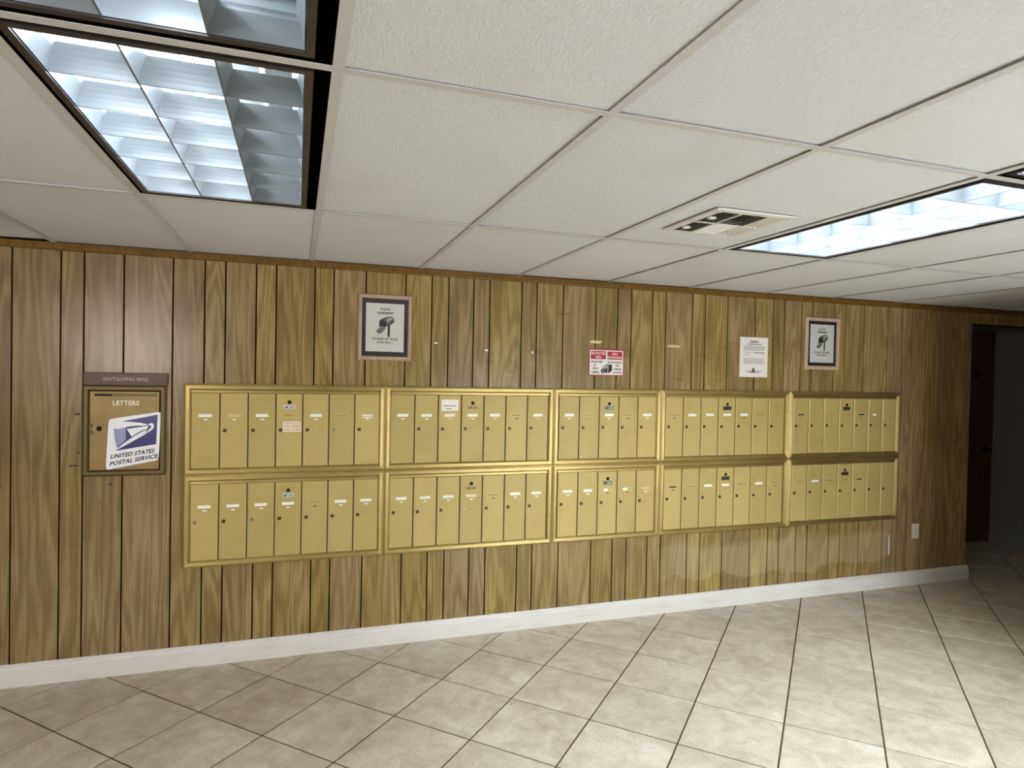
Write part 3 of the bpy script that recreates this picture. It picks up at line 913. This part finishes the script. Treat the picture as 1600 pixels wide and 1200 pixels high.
for rname, zt, zb in ROWS:
    for ui, (ux0, ux1, dx0, nd) in enumerate(UNITS):
        U = empty('mailbox_unit', (ux0, 0, zb), ULAB[(rname, ui)], 'mailboxes', 'mailbox units on the panelled wall')
        w_, h_ = ux1 - ux0, zt - zb
        MB().box(0.006, w_ - 0.006, -0.0050, -0.0004, 0.006, h_ - 0.006).build('back_plate', 'box_body', U)
        for side in ('top', 'bottom', 'start', 'end'):
            mat = 'gold_rail_level' if side in ('top', 'bottom') else 'gold_rail_upright'
            rail_mesh(side, 0, w_, 0, h_, FWD).build('frame_rail', mat, U)
        # plain strip between the top rail and the doors
        dtop = h_ - 0.049
        m_ = MB(); m_.panel(FWD, w_ - FWD, dtop + 0.001, h_ - FWD, -0.005, -0.0135, 0.0015)
        m_.build('header_strip', 'gold_rail_level', U)
        dh = dtop - FWD - 0.0015
        m_ = MB(); m_.panel(0, DW, -dh, 0, 0.006, -0.0030, 0.0028)
        m_.mi[7] = m_.mi[9] = 1
        door_me = shared(m_, 'door', ['gold_door', 'door_edge'])
        mid = nd // 2
        for k in range(nd):
            D = put('door', door_me, U, (dx0 - ux0 + k * PITCH + GAP / 2, -0.0115, dtop))
            yf = -0.0030
            cxx = DW / 2
            card = CARDS[(rname, ui)][k]
            put('name_slot', ME_SLOT, D, (cxx, yf, -0.120))
            tilt = random.uniform(-0.03, 0.03)
            c_ = put('name_card', ME_CARD[card], D, (cxx + (-0.012 if card == 'h' else 0), yf - 0.0006, -0.120 + random.uniform(-0.0008, 0.0008)))
            c_.rotation_euler = (0, tilt, 0)
            if card == 'd':
                put('name_card', ME_CARD['d'], D, (cxx, yf - 0.0006, -0.131))
            put('number_tag', ME_NUM[1 if card in 'wcpd' and ui < 3 else random.choice((0, 2)) if ui < 3 else random.choice((0, 0, 2))], D, (cxx + 0.002, yf, -0.1415))
            lk = 's' if (ui, k) in ((0, 0), (1, 3)) and rname == 'lower' or (ui == 0 and k == 0) else ('d' if random.random() < 0.9 or ui > 1 else 's')
            put('lock', ME_LOCK[lk], D, (0.0225, yf, -0.2005 + random.uniform(-0.001, 0.001)))
            if k == mid:
                put('master_lock', ME_MASTER, D, (cxx, yf, -0.047))
                dk = 0 if ui == 0 else 1 if ui == 1 else 2 if ui == 2 else 3
                put('decal', ME_DECAL[dk], D, (cxx, yf, -0.074))
                if dk < 3:
                    put('eagle_mark', ME_EAGLE, D, (cxx, yf, -0.074))
                    put('wing_mark', ME_WING[0 if dk != 1 else 1], D, (cxx, yf, -0.074))

# notes stuck on the doors
def note(name, x0, x1, z0, z1, mat, label, cat, lines, group=None, y=-0.0150):
    N = empty(name, ((x0 + x1) / 2, y, z0), label, cat, group)
    w_, h_ = x1 - x0, z1 - z0
    m_ = MB(); m_.panel(-w_ / 2, w_ / 2, 0, h_, 0, -0.0008, 0.0002); m_.build('sheet', mat, N)
    m_ = MB()
    for (u0, u1, v0, v1, mi) in lines:
        m_.flat([(-w_ / 2 + u0 * w_, h_ * (1 - v1)), (-w_ / 2 + u1 * w_, h_ * (1 - v1)), (-w_ / 2 + u1 * w_, h_ * (1 - v0)), (-w_ / 2 + u0 * w_, h_ * (1 - v0))], -0.0011, mi)
    m_.build('lettering', ['ink_pale', 'ink_grey', 'ink_mid'], N, fix=False)
    return N
note('paper_note', 0.468, 0.563, 1.247, 1.305, 'card_pink', 'small cream note taped on a mailbox door below its name slot', 'note',
     [(0.12, 0.44, 0.16, 0.22, 0), (0.54, 0.94, 0.16, 0.22, 0), (0.10, 0.38, 0.44, 0.50, 0), (0.52, 0.92, 0.42, 0.52, 0), (0.08, 0.40, 0.76, 0.82, 0), (0.52, 0.66, 0.74, 0.82, 0), (0.70, 0.92, 0.72, 0.82, 0)])
note('label_card', 1.354, 1.458, 1.364, 1.431, 'card_white', 'white label stuck on a mailbox door above its name slot', 'label',
     [(0.12, 0.86, 0.50, 0.60, 0), (0.26, 0.60, 0.78, 0.84, 2)])

# ================================================================== outgoing letters box
OX0, OX1, OZ0, OZ1 = -0.483, -0.105, 1.029, 1.494
LB = empty('letter_drop_box', ((OX0 + OX1) / 2, 0, OZ0), 'brown and gold outgoing mail drop box with LETTERS slot door', 'mail box')
ox = (OX0 + OX1) / 2
w_, h_ = OX1 - OX0, OZ1 - OZ0
MB().box(-w_ / 2 + 0.004, w_ / 2 - 0.004, -0.004, -0.0004, 0.004, h_ - 0.004).build('back_plate', 'groove_dark', LB)
for side in ('top', 'bottom', 'start', 'end'):
    rail_mesh(side, -w_ / 2, w_ / 2, 0, h_, 0.030).build('frame_rail', 'bronze', LB)
m_ = MB(); m_.panel(-w_ / 2 + 0.004, w_ / 2 + 0.006, h_ + 0.002, h_ + 0.064, -0.0004, -0.016, 0.002); m_.build('header_plate', 'bronze_dark', LB)
m_ = MB(); letter_box(m_, 'OUTGOING MAIL', -0.098, 0.108, h_ + 0.022, h_ + 0.041, -0.0164, 0, 0.012); m_.build('lettering', 'letter_dull', LB, fix=False)
m_ = MB(); m_.panel(-w_ / 2 + 0.032, w_ / 2 - 0.033, 0.031, h_ - 0.032, -0.004, -0.0125, 0.002)
LD = m_.build('door', 'letterbox_gold', LB)
m_ = MB(); m_.box(-0.430 - ox, -0.352 - ox, -0.0132, -0.0122, 1.438 - OZ0, 1.449 - OZ0); m_.build('slot_opening', 'hole', LD)
m_ = MB(); m_.panel(-0.350 - ox, -0.150 - ox, 1.437 - OZ0, 1.450 - OZ0, -0.0122, -0.0150, 0.001); m_.build('slot_flap', 'bronze', LD)
m_ = MB(); letter(m_, 'LETTERS', (-0.349 - ox, 1.391 - OZ0), (-0.230 - ox, 1.389 - OZ0), (-0.349 - ox, 1.416 - OZ0), -0.0129, 0, 0.03); m_.build('lettering', 'letter_white', LD, fix=False)
m_ = MB(); m_.panel(-0.437 - ox, -0.372 - ox, 1.253 - OZ0, 1.290 - OZ0, -0.0122, -0.0138, 0.001); m_.build('lock_plate', 'letterbox_gold', LD)
m_ = MB(); m_.cyl((-0.408 - ox, -0.0138, 1.272 - OZ0), 0.013, -0.001, 'y', 18); m_.build('lock_hole', 'hole', LD)
for zz in (1.286, 1.256):
    m_ = MB(); m_.cyl((-0.444 - ox, -0.0122, zz - OZ0), 0.010, -0.004, 'y', 14); m_.build('rivet', 'lock_dark', LD)

# postal sticker, stuck on askew and lifting along one edge
S = empty('postal_sticker', (-0.252, -0.0140, 1.062), 'white and blue postal sticker with a bird emblem, stuck askew on the letters door', 'sticker')
TL, TR, BR, BL = (-0.3641, 1.3209), (-0.1284, 1.3589), (-0.1379, 1.1068), (-0.3750, 1.0612)
def lift(u): return -0.0006 - 0.010 * max(0.0, (0.22 - u) / 0.22) ** 2
def suv(u, v):
    a = (TL[0] + (TR[0] - TL[0]) * u, TL[1] + (TR[1] - TL[1]) * u)
    b = (BL[0] + (BR[0] - BL[0]) * u, BL[1] + (BR[1] - BL[1]) * u)
    return (a[0] + (b[0] - a[0]) * v + 0.252, a[1] + (b[1] - a[1]) * v - 1.062)
def uv_of(px, py):
    """zoomed photo units of the sticker -> sticker u, v"""
    u, v = 0.5, 0.5
    q = lambda u, v: ((340 + 700 * u) * (1 - v) + (300 + 705 * u) * v, (300 - 100 * u) * (1 - v) + (985 - 135 * u) * v)
    for _ in range(12):
        x, y = q(u, v); u += (px - x) / 702.0; v += (py - q(u, v)[1]) / 668.0
    return u, v
def sticker_poly(pts, dy, sub=14):
    """polygon on the sticker, cut into strips so it follows the lifted edge"""
    uvs = [uv_of(*p) for p in pts]
    out = MB()
    us = [i / sub for i in range(sub + 1)]
    for a, b in zip(us[:-1], us[1:]):
        c = clip(clip(uvs, (-1, 0), -a), (1, 0), b)
        if len(c) >= 3:
            ar = sum(c[i][0] * c[(i + 1) % len(c)][1] - c[(i + 1) % len(c)][0] * c[i][1] for i in range(len(c)))
            if abs(ar) < 1e-7: continue
            if ar > 0: c = c[::-1]
            P = [suv(u, v) for u, v in c]
            out.add([(P[i][0], lift(c[i][0]) + dy, P[i][1]) for i in range(len(c))], [tuple(range(len(c)))])
    return out
# rounded white sheet with real thickness
m_ = MB()
NU, NV = 16, 12
grid = {}
for side, dy in ((0, 0.0), (1, -0.0005)):
    for i in range(NU + 1):
        for j in range(NV + 1):
            u, v = i / NU, j / NV
            rr = 0.05
            cu, cv = min(max(u, rr), 1 - rr), min(max(v, rr), 1 - rr)
            if (u < rr or u > 1 - rr) and (v < rr or v > 1 - rr):
                d = math.hypot(u - cu, v - cv)
                if d > rr: u, v = cu + (u - cu) * rr / d, cv + (v - cv) * rr / d
            x, z = suv(u, v)
            grid[(side, i, j)] = len(m_.v); m_.v.append((x, lift(u) + dy, z))
for side in (0, 1):
    for i in range(NU):
        for j in range(NV):
            m_.f.append((grid[(side, i, j)], grid[(side, i + 1, j)], grid[(side, i + 1, j + 1)], grid[(side, i, j + 1)])); m_.mi.append(0)
rim = [(i, 0) for i in range(NU)] + [(NU, j) for j in range(NV)] + [(i, NV) for i in range(NU, 0, -1)] + [(0, j) for j in range(NV, 0, -1)]
for a, b in zip(rim, rim[1:] + rim[:1]):
    m_.f.append((grid[(0,) + a], grid[(0,) + b], grid[(1,) + b], grid[(1,) + a])); m_.mi.append(0)
m_.build('sheet', 'sticker_white', S)
sticker_poly([(520, 330), (993, 240), (970, 637), (430, 725), (520, 560)], -0.0009).build('blue_field', 'postal_blue', S, fix=False)
sticker_poly([(400, 345), (560, 338), (560, 580), (440, 690), (415, 560)], -0.0012).build('faded_glare_field', 'postal_faded_glare', S, fix=False)  # fading plus the glare on this end, both painted as pale lavender
# bird: wing sweep, head and long beak stroke
sticker_poly([(385, 330), (600, 337), (760, 350), (850, 372), (830, 388), (700, 388), (600, 400), (545, 415), (480, 430), (390, 430)], -0.0015).build('bird_wing', 'sticker_white', S, fix=False)
sticker_poly([(850, 380), (868, 364), (915, 352), (942, 380), (932, 425), (900, 455), (780, 530), (620, 618), (415, 728), (520, 635), (640, 550), (780, 468), (890, 425), (915, 395), (890, 388)], -0.0015).build('bird_stroke', 'sticker_white', S, fix=False)
sticker_poly([(572, 434), (700, 415), (850, 392), (895, 400), (870, 420), (760, 462), (640, 536)], -0.0015).build('bird_breast', 'sticker_white', S, fix=False)
def sticker_text(s, bl, br, tl, dy):
    v, f = text_polys(s, 0.028)
    m2 = MB()
    pts = []
    for a, b in v:
        px = bl[0] + a * (br[0] - bl[0]) + b * (tl[0] - bl[0]); py = bl[1] + a * (br[1] - bl[1]) + b * (tl[1] - bl[1])
        u, w2 = uv_of(px, py); P = suv(u, w2)
        pts.append((P[0], lift(u) + dy, P[1]))
    m2.add(pts, f)
    m2.build('lettering', 'ink', S, fix=False)
sticker_text('UNITED STATES', (352, 838), (940, 752), (372, 778), -0.0010)
sticker_text('POSTAL SERVICE.', (345, 932), (1000, 820), (365, 872), -0.0010)

# ================================================================== framed reminders
def picture(x0, x1, z0, z1, label, bw):
    P = empty('framed_print', ((x0 + x1) / 2, 0, z0), label, 'picture', 'framed mail reminders')
    w_, h_ = x1 - x0, z1 - z0
    for side in ('top', 'bottom', 'start', 'end'):
        rail_mesh(side, -w_ / 2, w_ / 2, 0, h_, bw).build('frame_rail', 'frame_wood', P)
    m_ = MB(); m_.box(-w_ / 2 + 0.01, w_ / 2 - 0.01, -0.0060, -0.0004, 0.01, h_ - 0.01); m_.build('mat_board', 'mat_black', P)
    pw, ph = 0.218, 0.278
    px0, pz0 = -pw / 2, h_ / 2 - ph / 2 + 0.0
    m_ = MB(); m_.panel(px0, px0 + pw, pz0, pz0 + ph, -0.0060, -0.0068, 0.0002); pr = m_.build('print', 'paper', P)
    q = lambda a, b: (px0 + (a - 213) / 570.0 * pw, pz0 + (1 - (b - 240) / 720.0) * ph)
    y = -0.0071
    m_ = MB()
    m_.flat([q(*p) for p in [(408, 590), (408, 510), (440, 472), (500, 448), (570, 430), (612, 434), (632, 465), (634, 520), (590, 552), (520, 582)]], y, 1)
    m_.flat([q(*p) for p in [(520, 470), (575, 445), (612, 446), (622, 470), (560, 500), (530, 540)]], y - 0.0002, 3)
    m_.flat([q(*p) for p in [(415, 590), (416, 520), (445, 486), (485, 490), (512, 528), (514, 580)]], y - 0.0002, 0)
    m_.flat([q(*p) for p in [(425, 592), (515, 582), (492, 625), (462, 670), (432, 692), (395, 692), (366, 668), (368, 652)]], y - 0.0002, 2)
    m_.flat([q(*p) for p in [(538, 566), (572, 560), (569, 736), (538, 738)]], y, 0)
    m_.build('mailbox_drawing', ['ink', 'ink_mid', 'ink_grey', 'ink_pale'], pr, fix=False)
    m_ = MB()
    for s, a, b, v0, v1 in (('PLEASE', 425, 575, 310, 342), ('REMEMBER', 385, 622, 366, 400), ('TO PICK UP YOUR', 305, 690, 752, 792), ('JUNK MAIL !', 375, 620, 808, 842)):
        bl, br, tl = q(a, v1), q(b, v1), q(a, v0)
        letter(m_, s, bl, br, tl, y, 0, 0.02)
    m_.build('lettering', 'ink', pr, fix=False)
    m_ = MB(); m_.box(-w_ / 2 + bw * 0.9, w_ / 2 - bw * 0.9, -0.0095, -0.0085, bw * 0.9, h_ - bw * 0.9); m_.build('glass', 'picture_glass', P)
    for zz in (h_ - 0.006, 0.006):
        m_ = MB(); m_.cyl((0.0, -0.0125, zz), 0.0035, -0.004, 'y', 10); m_.build('nail', 'lock_dark', P)
picture(0.862, 1.170, 1.655, 2.033, 'framed mailbox reminder print above the seven-door units, nearer the letters box', 0.024)
picture(4.030, 4.349, 1.669, 2.051, 'framed mailbox reminder print beside the typed notice, towards the doorway', 0.028)

# ================================================================== red security sign
SX0, SX1, SZ0, SZ1 = 2.314, 2.566, 1.592, 1.765
Sg = empty('security_sign', ((SX0 + SX1) / 2, 0, SZ0), 'small red and white bilingual video camera warning sign', 'sign')
sw, sh = SX1 - SX0, SZ1 - SZ0
def rrect(x0, x1, z0, z1, r, n=5):
    out = []
    for cx_, cz_, a0 in ((x1 - r, z1 - r, 0), (x0 + r, z1 - r, 90), (x0 + r, z0 + r, 180), (x1 - r, z0 + r, 270)):
        for i in range(n + 1):
            a = math.radians(a0 + 90 * i / n); out.append((cx_ + r * math.cos(a), cz_ + r * math.sin(a)))
    return out
def slab(pts, y0, y1):
    n = len(pts); m_ = MB()
    m_.add([(p[0], y0, p[1]) for p in pts] + [(p[0], y1, p[1]) for p in pts], [tuple(range(n)), tuple(range(2 * n - 1, n - 1, -1))] + [(i, (i + 1) % n, (i + 1) % n + n, i + n) for i in range(n)])
    return m_
slab(rrect(-sw / 2, sw / 2, 0, sh, 0.010), -0.0003, -0.0030).build('plate', 'sign_red', Sg)
sq = lambda a, b: (-sw / 2 + (a - 235) / 1075.0 * sw, (1 - (b - 195) / 850.0) * sh)
def srect(a0, a1, b0, b1, r): p0, p1 = sq(a0, b1), sq(a1, b0); return rrect(p0[0], p1[0], p0[1], p1[1], r)
m_ = MB(); m_.flat(srect(258, 1284, 236, 1016, 0.006), -0.0033); m_.build('white_panel', 'sign_white', Sg, fix=False)
for nm, r in (('red_panel', (285, 752, 264, 522)), ('red_panel', (796, 1254, 270, 526))):
    m_ = MB(); m_.flat(srect(*r, 0.0008), -0.0036); m_.build(nm, 'sign_red', Sg, fix=False)
m_ = MB()
for s, a, b, v0, v1 in (('RESTRICTED', 302, 736, 298, 380), ('AREA', 425, 612, 412, 494), ('AREA', 930, 1116, 304, 386), ('RESTRINGIDA', 804, 1246, 420, 496)):
    letter(m_, s, sq(a, v1), sq(b, v1), sq(a, v0), -0.0039, 0, 0.03)
m_.build('lettering', 'sign_pink', Sg, fix=False)
m_ = MB()
for s, a, b, v0, v1 in (('MONITORED', 300, 655, 574, 636), ('BY', 382, 462, 674, 742), ('VIDEO', 335, 520, 786, 852), ('CAMERA', 296, 556, 902, 966),
                        ('MONITOREADA', 812, 1242, 584, 644), ('POR', 1045, 1168, 684, 756), ('CAMARA', 985, 1238, 796, 860), ('DE VIDEO', 978, 1244, 904, 972)):
    letter(m_, s, sq(a, v1), sq(b, v1), sq(a, v0), -0.0039, 0, 0.03)
m_.build('lettering', 'ink', Sg, fix=False)
m_ = MB()
m_.flat([sq(*p) for p in [(700, 716), (780, 686), (942, 680), (942, 882), (850, 955), (822, 960), (830, 716)]], -0.0037, 0)
m_.flat([sq(*p) for p in [(640, 790), (690, 722), (826, 714), (815, 960), (740, 950), (650, 940)]], -0.0038, 1)
m_.flat([sq(*p) for p in [(740, 800), (800, 800), (800, 950), (745, 955)]], -0.0039, 0)
cc = [sq(672 + 72 * math.cos(i * math.pi / 10), 890 + 72 * math.sin(i * math.pi / 10)) for i in range(20)]
m_.flat(cc, -0.0040, 0)
cc = [sq(668 + 26 * math.cos(i * math.pi / 6), 886 + 26 * math.sin(i * math.pi / 6)) for i in range(12)]
m_.flat(cc, -0.0041, 1)
m_.build('camera_pictogram', ['ink', 'ink_pale'], Sg, fix=False)

# ================================================================== typed notice
NX0, NX1, NZ0, NZ1 = 3.474, 3.709, 1.603, 1.884
N = empty('paper_notice', ((NX0 + NX1) / 2, 0, NZ0), 'white typed paper notice pinned on the panelling beside a framed print', 'notice')
nw, nh = NX1 - NX0, NZ1 - NZ0
m_ = MB(); NS = 8
for s_, dy in ((0, 0.0), (1, -0.0006)):
    for i in range(NS + 1):
        for j in range(2):
            u = i / NS
            m_.v.append((-nw / 2 + nw * u, -0.0006 - 0.0035 * (math.sin(u * math.pi) ** 2 * 0.3 + u * u) + dy, nh * j))
idx = lambda s_, i, j: s_ * (NS + 1) * 2 + i * 2 + j
for i in range(NS):
    for q in ((idx(0, i, 0), idx(0, i + 1, 0), idx(0, i + 1, 1), idx(0, i, 1)), (idx(1, i, 0), idx(1, i, 1), idx(1, i + 1, 1), idx(1, i + 1, 0)),
              (idx(0, i, 0), idx(1, i, 0), idx(1, i + 1, 0), idx(0, i + 1, 0)), (idx(0, i, 1), idx(0, i + 1, 1), idx(1, i + 1, 1), idx(1, i, 1))):
        m_.f.append(q); m_.mi.append(0)
m_.f += [(idx(0, 0, 0), idx(0, 0, 1), idx(1, 0, 1), idx(1, 0, 0)), (idx(0, NS, 0), idx(1, NS, 0), idx(1, NS, 1), idx(0, NS, 1))]; m_.mi += [0, 0]
m_.build('sheet', 'sign_white', N)
def npt(u, v): return (-nw / 2 + nw * u, nh * (1 - v))
m_ = MB()
letter(m_, 'WARNING', npt(0.34, 0.135), npt(0.66, 0.135), npt(0.34, 0.085), -0.0056, 2, 0.03)
rows = [(0.25, 0.76, 0.165, 0.185, 1)]
for k, v in enumerate((0.22, 0.25, 0.28, 0.31)): rows.append((0.12, 0.90 - 0.04 * (k % 2), v, v + 0.014, 0))
rows += [(0.12, 0.40, 0.37, 0.384, 0), (0.48, 0.88, 0.375, 0.395, 1), (0.14, 0.34, 0.43, 0.444, 0)]
for k, v in enumerate((0.53, 0.56, 0.59, 0.62, 0.65)): rows.append((0.12, 0.90 - 0.05 * (k % 3), v, v + 0.014, 0))
rows += [(0.22, 0.80, 0.845, 0.860, 1), (0.30, 0.70, 0.880, 0.895, 1)]
for u0, u1, v0, v1, mi in rows:
    m_.flat([npt(u0, v1), npt(u1, v1), npt(u1, v0), npt(u0, v0)], -0.0056, mi)
m_.flat([npt(0.42, 0.875), npt(0.44, 0.80), npt(0.49, 0.755), npt(0.53, 0.80), npt(0.54, 0.875)], -0.0057, 2)
m_.build('lettering', ['ink_pale', 'ink_grey', 'ink_mid'], N, fix=False)

# ================================================================== wall outlet
Ox, Oz = 5.171, 0.419
W = empty('wall_outlet', (Ox, 0, Oz), 'cream duplex electrical outlet on the panelling near the doorway', 'outlet')
m_ = MB(); m_.panel(-0.036, 0.036, -0.058, 0.058, 0, -0.006, 0.003); m_.build('cover_plate', 'outlet_white', W)
for s in (-1, 1):
    Rc = slab([(0.017 * math.cos(a * math.pi / 8), s * 0.021 + 0.0145 * math.sin(a * math.pi / 8)) for a in range(16)], -0.0058, -0.0085).build('receptacle', 'outlet_white', W)
    m_ = MB()
    for dx_, hh in ((-0.006, 0.005), (0.006, 0.004)): m_.box(dx_ - 0.0012, dx_ + 0.0012, -0.0088, -0.0084, s * 0.021 + 0.001 - hh + 0.003, s * 0.021 + 0.001 + hh)
    m_.build('prong_slots', 'hole', Rc)
m_ = MB(); m_.cyl((0, -0.006, 0), 0.003, -0.001, 'y', 10); m_.build('screw', 'lock_steel', W)
